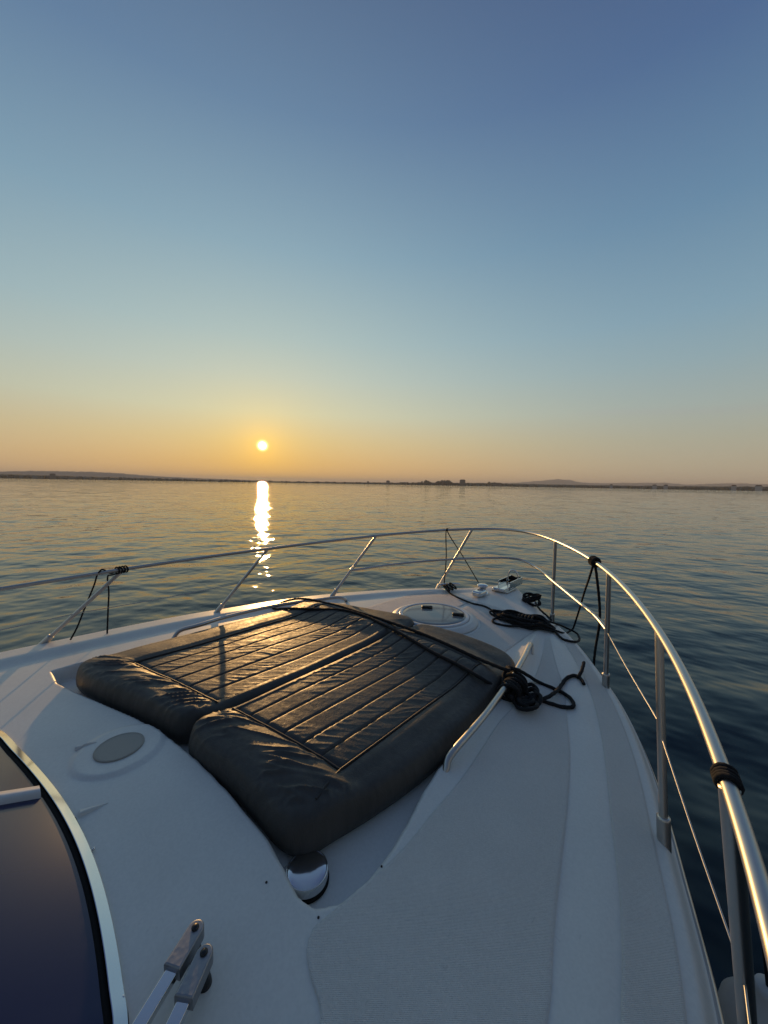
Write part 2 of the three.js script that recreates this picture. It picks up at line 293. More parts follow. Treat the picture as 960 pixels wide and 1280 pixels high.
  add('mullion', grid(5, 4, (i, j) => { const o = [[-0.022, -0.02], [-0.02, 0.006], [0, 0.009], [0.02, 0.006], [0.022, -0.02]][i]; return [bar[j].x + o[0], bar[j].y + o[1], bar[j].z]; }), M.hull, screen);
  add('top_rail', sweep([0, 35, 70, 105, NL].map((j) => up(j, 1)), 0.018, { seg: 60 }), M.chrome, screen);
  for (const [a, b] of [[117, 1061], [154, 1247]]) { const p = onDeck(a, b, 0.006), s = add('screw', new THREE.SphereGeometry(0.004, 10, 6), M.chrome, screen); s.position.copy(p); }
  for (const [a, b, c, d] of [[96, 935, 124, 927], [100, 1017, 139, 1002]]) {      // moulded gores beside the frame
    const p = onDeck(a, b), q = onDeck(c, d), t = q.clone().sub(p), n = V(-t.z, 0, t.x).normalize();
    add('moulded_wedge', grid(5, 9, (i, j) => { const s = j / 8, w = 0.016 * (1 - s), x = [1, 0.85, -0.2, -0.9, -1][i] * w, y = [-0.003, 0.012, 0.008, 0.002, -0.003][i] * (1 - s) + (s === 1 ? -0.002 : 0), c = p.clone().lerp(q, s).addScaledVector(n, x); return [c.x, deckY(c.x, -c.z) + y, c.z]; }), M.gel, boat);
  }

  // pair of parked wiper arms
  for (const [a, b, c, d] of [[243, 1170, 172, 1290], [254, 1202, 214, 1290]]) {
    const p = onDeck(a, b, 0.055), q = onDeck(c, d, 0.06), t = q.clone().sub(p); t.y = 0; t.normalize(); const ang = Math.atan2(t.x, t.z);
    const arm = add('wiper_arm', new RoundedBoxGeometry(0.0255, 0.016, 0.36, 3, 0.002), M.chrome, boat); arm.position.copy(p).addScaledVector(t, 0.045 + 0.18); arm.rotation.y = ang; arm.position.y += 0.0; arm.userData.label = 'flat steel wiper arm';
    const head = new THREE.Shape(); head.absarc(0, 0, 0.0115, 0, Math.PI, false); head.lineTo(-0.0125, -0.052); head.lineTo(0.0125, -0.052); head.closePath();
    const hg = new THREE.ExtrudeGeometry(head, { depth: 0.022, bevelEnabled: true, bevelSize: 0.003, bevelThickness: 0.004, bevelSegments: 3 }); hg.rotateX(Math.PI / 2); hg.scale(1.2, 1, 1.2);
    const h = add('pivot_housing', hg, M.cast, arm); h.position.set(0, 0.012, -0.228); h.rotation.y = 0; h.scale.z = -1; h.geometry.scale(1, 1, 1);
    const post = add('pivot_post', lathe([[0, -0.06], [0.015, -0.06], [0.013, -0.045], [0.011, -0.04], [0.011, -0.006], [0, -0.006]], 20), M.plastic, arm); post.position.set(0, 0, -0.228);
    const nut = add('pivot_nut', lathe([[0.0075, 0], [0.0075, 0.003], [0.004, 0.006], [0, 0.0065]], 14), M.plastic, arm); nut.position.set(0, 0.0155, -0.228);
    for (const s of [-1, 1]) { const r = add('rivet', new THREE.SphereGeometry(0.0032, 8, 6), M.chrome, arm); r.position.set(s * 0.0125, 0.007, -0.168); }
  }

  // round blanking plate on its raised pad
  const pl = add('blanking_plate', lathe([[0.078, 0], [0.078, 0.003], [0.076, 0.0045], [0.072, 0.005], [0.07, 0.0035], [0, 0.004]], 60), M.plate, boat); pl.position.set(-0.09, deckY(-0.09, 0.32) + 0.001, -0.32); pl.userData.label = 'beige round blanking plate';
  // polished mushroom vent in the corner of the recess
  const c = onDeck(384, 1100), ventY = deckY(c.x, -c.z);
  const vent = add('mushroom_vent', lathe([[0, 0.0465], [0.02, 0.0464], [0.04, 0.0458], [0.05, 0.044], [0.0525, 0.041], [0.0535, 0.043], [0.056, 0.044], [0.058, 0.041], [0.0585, 0.034], [0.0585, 0.014], [0.057, 0.011]].reverse(), 56), M.chrome, boat); vent.position.set(c.x, ventY, c.z); vent.scale.y = 0.8; vent.userData.label = 'polished steel mushroom vent';
  const vb = add('vent_base', lathe([[0.061, -0.004], [0.061, 0.005], [0.055, 0.012], [0.05, 0.012]], 48), M.rubber, vent); vb.position.y = 0.002;
  { const p = onDeck(353, 1077), s = add('screw_cover', lathe([[0.019, -0.001], [0.018, 0.0012], [0.006, 0.0015], [0.003, 0.0005], [0, 0.0005]], 24), M.gel, boat); s.position.copy(p); }
  for (const [a, b] of [[333, 1103], [398, 1147], [477, 1083]]) { const p = onDeck(a, b), s = add('press_stud', new THREE.SphereGeometry(0.0032, 10, 8), M.plastic, boat); s.position.copy(p); }

  // grab rails either side of the sunpad
  const gs = [onDeck(557, 966, -0.01), onDeck(560, 950, 0.02), onDeck(568, 938, 0.04), onDeck(582, 922, 0.052), onDeck(605, 895, 0.06), onDeck(625, 868, 0.06), onDeck(641, 846, 0.06), onDeck(655, 822, 0.055), onDeck(664, 806, 0.035), V(0.7, deckY(0.7, 2.28) - 0.01, -2.28)];
  add('grab_rail', sweep(gs, 0.0135, { rad: 14 }), M.steel, boat);
  const gp = [V(-1.12, deckY(-1.12, 0.84) - 0.01, -0.84), V(-1.125, deckY(-1.12, 0.86) + 0.03, -0.88), onDeck(247, 782, 0.055), onDeck(280, 772, 0.055), onDeck(345, 757, 0.055), onDeck(400, 749.5, 0.055), onDeck(424, 747, 0.05), onDeck(431, 749, 0.03), onDeck(433, 752, -0.01)];
  add('grab_rail', sweep(gp, 0.0135, { rad: 14 }), M.steel, boat);

  // round deck hatch
  const hx = -0.03, hv = 2.28, hy = deckY(hx, hv);
  const flange = add('hatch_flange', lathe([[0.325, -0.004], [0.318, 0.01], [0.3, 0.014], [0.295, 0.022], [0.28, 0.026], [0.265, 0.026], [0.262, 0.018], [0.25, 0.012]].reverse(), 80), M.gel, boat); flange.position.set(hx, hy, -hv); flange.userData.label = 'white stepped ring round the deck hatch';
  add('hatch_ring', lathe([[0.262, 0.015], [0.262, 0.03], [0.256, 0.036], [0.238, 0.036], [0.232, 0.03]].reverse(), 80), M.hull, flange);
  const lens = add('hatch_lens', lathe([[0.234, 0.02], [0.234, 0.034], [0.2, 0.037], [0.12, 0.039], [0, 0.04]], 80), M.acrylic, flange); lens.userData.label = 'smoked acrylic hatch lens';
  for (const [a, b, r] of [[-0.13, 2.33, 0.75], [0.13, 2.36, 0.6]]) {
    const h = add('hatch_handle', new RoundedBoxGeometry(0.085, 0.02, 0.03, 3, 0.008), M.plastic, flange); h.position.set(a - hx, 0.048, -(b - hv)); h.rotation.y = r;
    const k = add('handle_boss', new THREE.CylinderGeometry(0.02, 0.022, 0.02, 20), M.plastic, flange); k.position.set(a - hx + 0.02, 0.043, -(b - hv) - 0.012);
  }

  // bow rail
  const top = [[0, 738.5], [75, 724.5], [150, 710.5], [235, 699], [320, 688], [400, 677], [480, 667.5], [525, 664], [560, 662], [590, 660.6], [625, 660.2], [650, 661], [670, 665], [695, 675], [720, 686], [745, 700], [765, 715], [795, 742], [827, 787], [855, 832], [880, 890], [900, 955], [917, 995], [945, 1080], [960, 1132]].map(([a, b]) => onRail(a, b));
  const fair = [V(-1.63, railPlane(-1.6, -1.3), 1.3), V(-1.6, railPlane(-1.6, -0.5), 0.5)], fairS = [V(1.64, railPlane(1.6, 0.2), -0.2), V(1.66, railPlane(1.6, -0.5), 0.5), V(1.66, railPlane(1.6, -1.3), 1.3)];
  let run = [...fair, ...top, ...fairS];
  for (let k = 0; k < 3; k++) run = run.map((p, i) => i < 2 || i > run.length - 3 ? p : p.clone().multiplyScalar(0.5).addScaledVector(run[i - 1], 0.25).addScaledVector(run[i + 1], 0.25));
  const rail = add('bow_rail', sweep(run, 0.0122, { rad: 16, seg: 500 }), M.steel, boat); rail.userData.label = 'polished steel tube rail round the foredeck';
  const near = (p, list) => { let b = list[0]; for (const q of list) if (q.distanceTo(p) < b.distanceTo(p)) b = q; return b.clone(); };
  const dense = new THREE.CatmullRomCurve3(run, false, 'centripetal').getSpacedPoints(3000);
  const nearPx = (px_, py_) => { const d = dirOf(px_, py_); let b = null, best = 9; for (const q of dense) { const w = q.clone().sub(camera.position).normalize().angleTo(d); if (w < best) { best = w; b = q; } } return b.clone(); };
  const foot = (px_, py_, lift = 0) => onDeck(px_, py_, lift);
  const inside = (p, k) => { const w = halfBeam(-p.z); return V(Math.sign(p.x) * Math.min(Math.abs(p.x), w - k), p.y, p.z); };
  // stanchions: top on the rail, foot at the gunwale
  const posts = [[827, 788, 830, 1052], [763, 714, 757, 858], [695, 675, 690, 776], [590, 660.6, 549, 732], [470, 668.5, 415, 745], [335, 686.5, 271, 765], [154, 710, 52, 806]];
  const feet = [];
  for (const [a, b, c_, d] of posts) {
    const t = nearPx(a, b), dr = dirOf(c_, d); let f = foot(c_, d), k0 = f.distanceTo(camera.position);
    while (k0 > 0.3 && Math.abs(1.5 + dr.x * k0) > halfBeam(-dr.z * k0) - 0.022) k0 -= 0.004;          // where the line of sight leaves the hull's plan
    f = camera.position.clone().addScaledVector(dr, k0); const sink = f.clone().sub(t); f.addScaledVector(sink, Math.max(0, (f.y - deckY(f.x, -f.z) + 0.02) / -sink.y)); feet.push([t, f]);
    add('stanchion', sweep([f, f.clone().lerp(t, 0.5), t], 0.0125, { rad: 14, seg: 24 }), M.steel, rail);
    const k = t.clone().sub(f).normalize(), s0 = f.clone().addScaledVector(k, -0.02), s1 = f.clone().addScaledVector(k, 0.095);
    add('stanchion_socket', sweep([s0, s0.clone().lerp(s1, 0.5), s1], 0.019, { rad: 16, seg: 12 }), M.steel, rail);
  }
  { // the nearest post, below the frame's right edge
    const t = nearPx(909, 985), f = V(1.62, deckY(1.6, 0.62) - 0.02, -0.66); const q = hit(935, 1290, () => EYE - 1.08); f.set(q.x, q.y, q.z); const d = f.clone().sub(t), k = (deckY(1.6, 0.7) - 0.02 - t.y) / d.y; f.copy(t).addScaledVector(d, k);
    add('stanchion', sweep([f, f.clone().lerp(t, 0.5), t], 0.015, { rad: 14, seg: 24 }), M.steel, rail); feet.unshift([t, f]);
    add('stanchion_socket', sweep([f.clone().addScaledVector(d, -0.0), f.clone().addScaledVector(d, -0.12)], 0.0185, { rad: 16, seg: 8, raw: true }), M.steel, rail);
  }
  // lower rail round the bow and wire lifelines further aft
  const mid = (k, s) => feet[k][1].clone().lerp(feet[k][0], s);
  const lowRail = [[415, 716], [440, 712.5], [480, 707], [520, 702.5], [560, 699.5], [600, 697.8], [635, 697.5], [652, 700], [668, 708], [692, 727], [720, 750], [745, 771], [764, 788]];
  const lowPlane = (u, v) => lerp(railPlane(u, v), crown(u, v), 0.47);
  const lr = lowRail.map(([a, b]) => hit(a, b, lowPlane)); lr[lr.length - 1] = mid(2, 0.515); lr[0] = mid(5, 0.5);
  add('lower_rail', sweep(lr, 0.0105, { rad: 20, seg: 220 }), M.steel, rail);
  for (const [a, b] of [[mid(2, 0.5), mid(1, 0.55)], [mid(1, 0.5), mid(0, 0.36)], [mid(5, 0.5), mid(6, 0.48)], [mid(6, 0.47), mid(7, 0.42)], [mid(7, 0.42), V(-1.66, mid(7, 0.42).y - 0.05, 0.7)], [mid(0, 0.36), V(1.68, mid(0, 0.36).y, 0.5)]]) add('lifeline', sweep([a, a.clone().lerp(b, 0.5).add(V(0, -0.006, 0)), b], 0.0025, { rad: 8, seg: 20 }), M.wire, rail);

  // bow fittings
  function cleat(x, v, turn, s = 1) {
    const y = deckY(x, v), c = add('cleat', sweep([V(-0.1 * s, 0.045 * s, 0), V(-0.05 * s, 0.05 * s, 0), V(0, 0.048 * s, 0), V(0.05 * s, 0.05 * s, 0), V(0.1 * s, 0.045 * s, 0)], 0.011 * s, { rad: 12 }), M.chrome, boat); c.position.set(x, y, -v); c.rotation.y = turn;
    for (const k of [-0.03, 0.03]) { const p = add('cleat_post', lathe([[0.02 * s, 0], [0.012 * s, 0.01 * s], [0.01 * s, 0.046 * s], [0, 0.046 * s]], 18), M.chrome, c); p.position.x = k * s; }
    return c;
  }
  const c1 = onDeck(562, 736.5), c2 = onDeck(664, 756);
  cleat(c1.x, -c1.z, 0.9, 1.0); cleat(c2.x, -c2.z, 2.2, 1.0); M.cleatAt = c2;
  const rl = add('anchor_roller', new RoundedBoxGeometry(0.11, 0.03, 0.42, 3, 0.008), M.chrome, boat); rl.position.set(0.03, deckY(0, 3.4) + 0.02, -3.46); rl.userData.label = 'polished anchor roller at the stem';
  for (const s of [-1, 1]) { const ch = add('roller_cheek', new RoundedBoxGeometry(0.008, 0.07, 0.3, 2, 0.003), M.chrome, rl); ch.position.set(s * 0.058, 0.025, -0.06); }
  add('roller_hoop', (() => { const g = sweep([V(-0.045, 0, 0), V(-0.05, 0.06, 0), V(-0.03, 0.105, 0), V(0, 0.115, 0), V(0.03, 0.105, 0), V(0.05, 0.06, 0), V(0.045, 0, 0)], 0.007, { rad: 10 }); g.translate(0.0, 0.02, -0.12); return g; })(), M.chrome, rl);
  add('roller_wheel', (() => { const g = lathe([[0.012, -0.045], [0.035, -0.045], [0.02, 0], [0.035, 0.045], [0.012, 0.045]], 24); g.rotateZ(Math.PI / 2); g.translate(0, 0.03, -0.19); return g; })(), M.rubber, rl);
  const wl = add('windlass', lathe([[0.062, 0], [0.062, 0.012], [0.05, 0.02], [0.034, 0.04], [0.034, 0.055], [0.05, 0.07], [0.05, 0.082], [0.03, 0.09], [0, 0.092]], 36), M.chrome, boat); wl.position.set(-0.07, deckY(-0.07, 3.13), -3.13); wl.userData.label = 'small chrome windlass drum';
  const wg = add('windlass_motor_case', new RoundedBoxGeometry(0.09, 0.05, 0.13, 4, 0.018), M.chrome, wl); wg.position.set(0.02, 0.03, 0.1);
  add('stem_plate', (() => { const g = new RoundedBoxGeometry(0.16, 0.012, 0.22, 2, 0.004); g.translate(0.03, deckY(0, 3.35) + 0.006, -3.38); return g; })(), M.steel, boat);
  boat.userData.feet = undefined; M.feet = feet; M.nearPx = nearPx;
}
const { feet, nearPx, cleatAt } = M;

// ---------------------------------------------------------------- sunpad cushions
const leatherBump = noiseTex(1024, (x, y) => 0.5 + 0.35 * (pnoise(x, y, 160, 21) - 0.5) + 0.35 * (pnoise(x, y, 330, 22) - 0.5) + 0.5 * (pnoise(x, y, 40, 23) - 0.5)); leatherBump.repeat.set(2.2, 2.2);
const leatherTone = noiseTex(512, (x, y) => { const c = 0.9 + 0.14 * (pnoise(x, y, 6, 24) - 0.5) + 0.1 * (pnoise(x, y, 50, 25) - 0.5); return [c, c * 0.99, c * 0.975]; }, true); leatherTone.repeat.set(1.3, 1.3);
const leatherRough = noiseTex(512, (x, y) => 0.56 + 0.16 * (pnoise(x, y, 9, 26) - 0.5) + 0.14 * (pnoise(x, y, 70, 27) - 0.5)); leatherRough.repeat.set(1.1, 1.1);
const vinyl = new THREE.MeshPhysicalMaterial({ color: lin(0.07, 0.065, 0.058), map: leatherTone, roughness: 1.0, roughnessMap: leatherRough, bumpMap: leatherBump, bumpScale: 0.0009, ior: 1.5 });
const pipingMat = new THREE.MeshPhysicalMaterial({ color: lin(0.03, 0.028, 0.026), roughness: 0.5 });
const CA = Math.cos(0.733), SA = Math.sin(0.733);
function crease(u, v, a, b, seedv) { const p = u * CA + v * SA, q = -u * SA + v * CA; const n = noise.noise(p * a + seedv, q * b + 3 * noise.noise(p * 3, q * 3, seedv) * 0.5, seedv * 1.7); return n; }
function makeCushion(name, label, outline, pleat, floorLift) {
  // outline [[u, v]...] anticlockwise from above; pleat: { u0, u1, aft(u), fore(u), n }
  const cu = new THREE.CatmullRomCurve3(outline.map(([a, b]) => V(a, 0, b)), true, 'centripetal'), N = 620, ring = cu.getSpacedPoints(N).slice(0, N);
  const poly = cu.getSpacedPoints(150).slice(0, 150).map((p) => [p.x, p.z]);
  let cx = 0, cv = 0; for (const p of ring) { cx += p.x / N; cv += p.z / N; }
  const nrm = ring.map((p, i) => { const t = ring[(i + 1) % N].clone().sub(ring[(i + N - 1) % N]).normalize(); let n = V(-t.z, 0, t.x); if (n.dot(V(cx - p.x, 0, cv - p.z)) < 0) n.negate(); return n; });
  const inPocket = (u, v) => Math.min(u - pleat.u0, pleat.u1 - u, v - pleat.aft(u), pleat.fore(u) - v);
  const thick = (u, v) => { const a = v - pleat.aft(u); return 0.12 + 0.022 * smooth(0.02, -0.14, a) * smooth(-0.3, -0.1, a) + 0.012 * noise.noise(u * 2.2, v * 2.2, pleat.seed) - 0.065 * smooth(1.72, 1.95, v); };
  const plain = (u, v) => floorLift(u, v) + thick(u, v);
  const wrinkle = (u, v) => {
    const a = v - pleat.aft(u), m = smooth(0.03, -0.06, a) * smooth(-0.02, 0.3, noise.noise(u * 3.1 + 4, v * 3.1, pleat.seed) + 0.46);
    const n = 1 - Math.abs(crease(u, v, 3.6, 25, pleat.seed)) * 2.4, n2 = crease(u, v, 7, 44, pleat.seed + 3);
    return m * (0.011 * Math.max(0, n) ** 2.5 + 0.002 * n2) + 0.0022 * noise.noise(u * 9, v * 9, 2) * smooth(-0.02, -0.08, inPocket(u, v));
  };
  const M_ = 150, side = [[0.035, 0.0], [0.012, 0.02], [-0.004, 0.12], [-0.013, 0.3], [-0.014, 0.48], [-0.008, 0.68], [0.0, 0.84], [0.01, 0.93], [0.024, 0.972], [0.044, 0.99]];
  const rows = side.length + M_;
  const body = grid(N, rows, (i, j) => {
    const p = ring[i], n = nrm[i];
    if (j < side.length) { const [o, f] = side[j], u = p.x + n.x * o, v = p.z + n.z * o; return [u, floorLift(u, v) + thick(u, v) * f + (j > 2 ? 0.7 * wrinkle(u, v) * f : 0), -v]; }
    const s = (j - side.length + 1) / M_, bu = p.x + n.x * 0.044, bv = p.z + n.z * 0.044, k = 1 - (1 - s) ** 1.0, u = lerp(bu, cx, k), v = lerp(bv, cv, k);
    const d = polyDist(poly, u, v), q = inPocket(u, v);
    return [u, floorLift(u, v) + thick(u, v) * (0.985 + 0.015 * smooth(0.05, 0.1, d)) + 0.008 * smooth(0.03, 0.16, d) * smooth(0.0, -0.05, q) + wrinkle(u, v) - 0.016 * smooth(-0.012, 0.006, q), -v];
  }, null, true);
  const g = new THREE.Group(); g.name = numbered(name); g.position.set(cx, floorLift(cx, cv), -cv); scene.add(g); tag(g, label, 'cushion', 'sunpad cushions');
  body.translate(-g.position.x, -g.position.y, -g.position.z); add('cover', body, vinyl, g);
  // quilted channels
  const n = pleat.n, wd = (pleat.u1 - pleat.u0) / n;
  for (let k = 0; k < n; k++) {
    const ua = pleat.u0 + k * wd, ub = ua + wd, nl = 190, nw = 16;
    const geo = grid(nw + 1, nl + 1, (i, j) => {
      const t = i / nw, s = j / nl, skew = 0.0, u = lerp(ua, ub, t), v = lerp(pleat.aft(u) + 0.004, pleat.fore(u), s) + skew;
      const e = 1 - Math.abs(2 * t - 1), ends = smooth(0, 0.025, s) * smooth(0, 0.02, 1 - s), b = Math.sqrt(Math.min(1, e * 5) * (2 - Math.min(1, e * 5))) * ends;
      const w = 0.0052 * (Math.max(0, 1 - 2.4 * Math.abs(crease(u, v, 4, 24, pleat.seed + k * 5.3))) ** 1.5 - 0.3) + 0.0014 * crease(u, v, 9, 50, pleat.seed + k * 2.1);
      const amt = 0.35 + 0.9 * smooth(-0.25, 0.35, noise.noise(u * 3 + k, v * 2.4, 5.5));
      return [u - g.position.x, plain(u, v) - 0.012 + b * (0.0095 + 0.36 * amt * w) - g.position.y, -v - g.position.z];
    }, (i, j, p) => [p[0] + k * 0.37, p[2]]);
    add('quilted_channel', geo, vinyl, g);
  }
  // piping round the quilted panel and the mitred seam at its corner
  const pipe = (pts) => add('piping', sweep(pts.map(([u, v]) => V(u - g.position.x, plain(u, v) + 0.001 + wrinkle(u, v) * 0.5 - g.position.y, -v - g.position.z)), 0.0034, { rad: 8, seg: 120 }), pipingMat, g);
  const aftLine = []; for (let i = 0; i <= 20; i++) { const u = lerp(pleat.u0 + 0.006, pleat.u1, i / 20); aftLine.push([u, pleat.aft(u) - 0.003]); }
  pipe(aftLine);
  const so = pleat.outer > 0 ? pleat.u1 + 0.003 : pleat.u0 - 0.003, edge = []; for (let i = 0; i <= 20; i++) edge.push([so, lerp(pleat.aft(so), pleat.fore(so), i / 20)]);
  pipe(edge);
  const [mu, mv] = pleat.mitre; pipe([[so, pleat.aft(so)], [lerp(so, mu, 0.5), lerp(pleat.aft(so), mv, 0.5)], [mu, mv]]).scale.setScalar(1);
  return g;
}
const floorY = (u, v) => crown(u, v) - 0.072 * (1 - smooth(1.5, 2.05, v));
makeCushion('sunpad_cushion', 'charcoal quilted sunpad cushion on the starboard half, beside the mushroom vent',
  [[0.012, 0.62], [0.02, 0.565], [0.05, 0.525], [0.1, 0.51], [0.18, 0.514], [0.32, 0.54], [0.5, 0.555], [0.59, 0.56], [0.645, 0.578], [0.678, 0.62], [0.695, 0.69], [0.725, 0.85], [0.75, 1.05], [0.755, 1.3], [0.745, 1.55], [0.72, 1.85], [0.69, 2.02], [0.62, 2.085], [0.45, 2.1], [0.2, 2.07], [0.08, 2.05], [0.03, 2.02], [0.012, 1.95], [0.012, 1.5], [0.012, 1.0]],
  { u0: 0.035, u1: 0.60, aft: (u) => 0.70 + 0.19 * (u - 0.09), fore: () => 1.80, n: 6, outer: 1, mitre: [0.645, 0.66], seed: 1.3 }, floorY);
makeCushion('sunpad_cushion', 'charcoal quilted sunpad cushion on the port half, crossed by a post shadow',
  [[-0.012, 0.60], [-0.02, 0.55], [-0.05, 0.515], [-0.1, 0.497], [-0.18, 0.482], [-0.32, 0.445], [-0.5, 0.395], [-0.7, 0.345], [-0.86, 0.32], [-0.95, 0.34], [-0.99, 0.42], [-1.0, 0.6], [-1.0, 0.9], [-0.995, 1.3], [-0.98, 1.6], [-0.94, 1.83], [-0.87, 1.92], [-0.7, 1.97], [-0.4, 2.02], [-0.09, 2.045], [-0.035, 2.02], [-0.012, 1.95], [-0.012, 1.5], [-0.012, 1.0]].reverse(),
  { u0: -0.74, u1: -0.035, aft: (u) => 0.655 + 0.19 * (u + 0.08), fore: () => 1.80, n: 6, outer: -1, mitre: [-0.84, 0.42], seed: 8.1 }, floorY);
const padY = (u, v) => { const p = Math.abs(u) < 0.98 && v > 0.5 && v < 2.06 ? 0.118 - 0.065 * smooth(1.72, 1.95, v) : 0; return deckY(u, v) + p; };

// ---------------------------------------------------------------- ropes
const RR = 0.0105;
const onPad = (px, py, lift = RR) => { const p = hit(px, py, (u, v) => (u > -1.0 && u < 0.76 && v > 0.5 && v < 2.08 ? padY(u, v) : deckY(u, v)) + lift); return p; };
function rope(g, pts, r = RR, name = 'strand') { return add(name, sweep(local(pts, g), r, { rad: 9, twist: 2 * Math.PI / (r * 5) / 2 }), M.rope, g); }
{
  // mooring line laid doubled over the sunpad and knotted round the starboard grab rail
  const p0 = onPad(640, 860), g = thing('mooring_line', p0.x, p0.y, p0.z, 'doubled black mooring line laid across the sunpad and knotted round the grab rail', 'rope');
  const a = [[630, 866], [605, 850], [572, 831], [540, 815], [510, 797], [480, 781], [452, 768.5], [428, 762.5], [395, 761.5], [360, 760.5], [344, 761]].map(([x, y]) => onPad(x, y));
  const b = [[636, 838], [604, 826], [560, 806], [532, 794], [505, 784], [476, 774], [450, 766], [425, 758], [402, 752.5], [384, 749], [368, 749], [354, 752.5], [344, 758]].map(([x, y]) => onPad(x, y, RR * 1.4));
  const last = a[a.length - 1], lb = b[b.length - 1], bend = last.clone().lerp(lb, 0.5).add(V(-0.05, 0, 0.01));
  const t1 = onDeck(628, 838, 0.09), t2 = onDeck(639, 834, 0.09), t3 = onDeck(655, 842, 0.03);
  rope(g, [onDeck(640, 872, 0.05), ...a, bend, ...b.slice().reverse(), onDeck(634, 834, 0.10), onDeck(641, 836, 0.09), onDeck(650, 845, 0.05), onDeck(648, 860, 0.03)]);
  // free loop and tail
  rope(g, [onDeck(632, 864, 0.06), onDeck(629, 848, 0.09), onDeck(633, 838, 0.1), onDeck(642, 836, 0.09), onDeck(656, 842, 0.05), onDeck(674, 853, RR), onDeck(693, 861, RR), onDeck(707, 868, RR), onDeck(716, 877, RR), onDeck(716, 883, RR), onDeck(706, 884, RR), onDeck(690, 880, RR), onDeck(674, 875, RR), onDeck(655, 873, 0.02), onDeck(644, 868, 0.03)]);
  rope(g, [onDeck(650, 876, 0.02), onDeck(668, 876, 0.02), onDeck(681, 873, 0.03), onDeck(693, 866, 0.03), onDeck(702, 856, RR), onDeck(708, 848, RR), onDeck(716, 844.5, RR), onDeck(723, 845.5, RR), onDeck(727, 850, RR), onDeck(730, 855, RR)]);
  rope(g, [onDeck(722, 847, RR), onDeck(726, 841, 0.025), onDeck(729, 832, 0.04), onDeck(730, 828, 0.045)]);
  // turns of the knot round the rail
  const c = onDeck(642, 856, 0.05), ax = onDeck(660, 828, 0.05).sub(onDeck(625, 875, 0.05)).normalize(), nx = V(0, 1, 0).addScaledVector(ax, -ax.y).normalize(), bx = ax.clone().cross(nx);
  for (let k = 0; k < 7; k++) {
    const o = (k - 3) * 0.024, rr = 0.032 + 0.014 * rnd(), tilt = (rnd() - 0.5) * 1.1, pts = [];
    for (let i = 0; i < 12; i++) { const t = i / 12 * 2 * Math.PI; pts.push(c.clone().addScaledVector(ax, o + Math.sin(t) * tilt * 0.03).addScaledVector(nx, Math.cos(t) * rr - 0.008).addScaledVector(bx, Math.sin(t) * rr * 1.25)); }
    add('knot_turn', sweep(local(pts, g), RR, { rad: 9, closed: true, twist: 60 }), M.rope, g);
  }
  for (let k = 0; k < 6; k++) { // slack turns lying on the deck outboard of the rail
    const q = onDeck(652 + k * 2, 868 + (k % 3) * 4, 0.018 + 0.008 * (k % 3)), pts = [], rr = 0.055 + 0.025 * rnd(), ph = rnd() * 6;
    for (let i = 0; i < 10; i++) { const t = i / 10 * 2 * Math.PI, e = rr * (1 + 0.25 * Math.sin(2 * t + ph)); pts.push(q.clone().addScaledVector(ax, Math.cos(t) * e).addScaledVector(bx, Math.sin(t) * e * 0.7).add(V(0, 0.012 * Math.sin(2 * t + ph), 0))); }
    add('knot_turn', sweep(local(pts, g), RR, { rad: 9, closed: true, twist: 60 }), M.rope, g);
  }
}
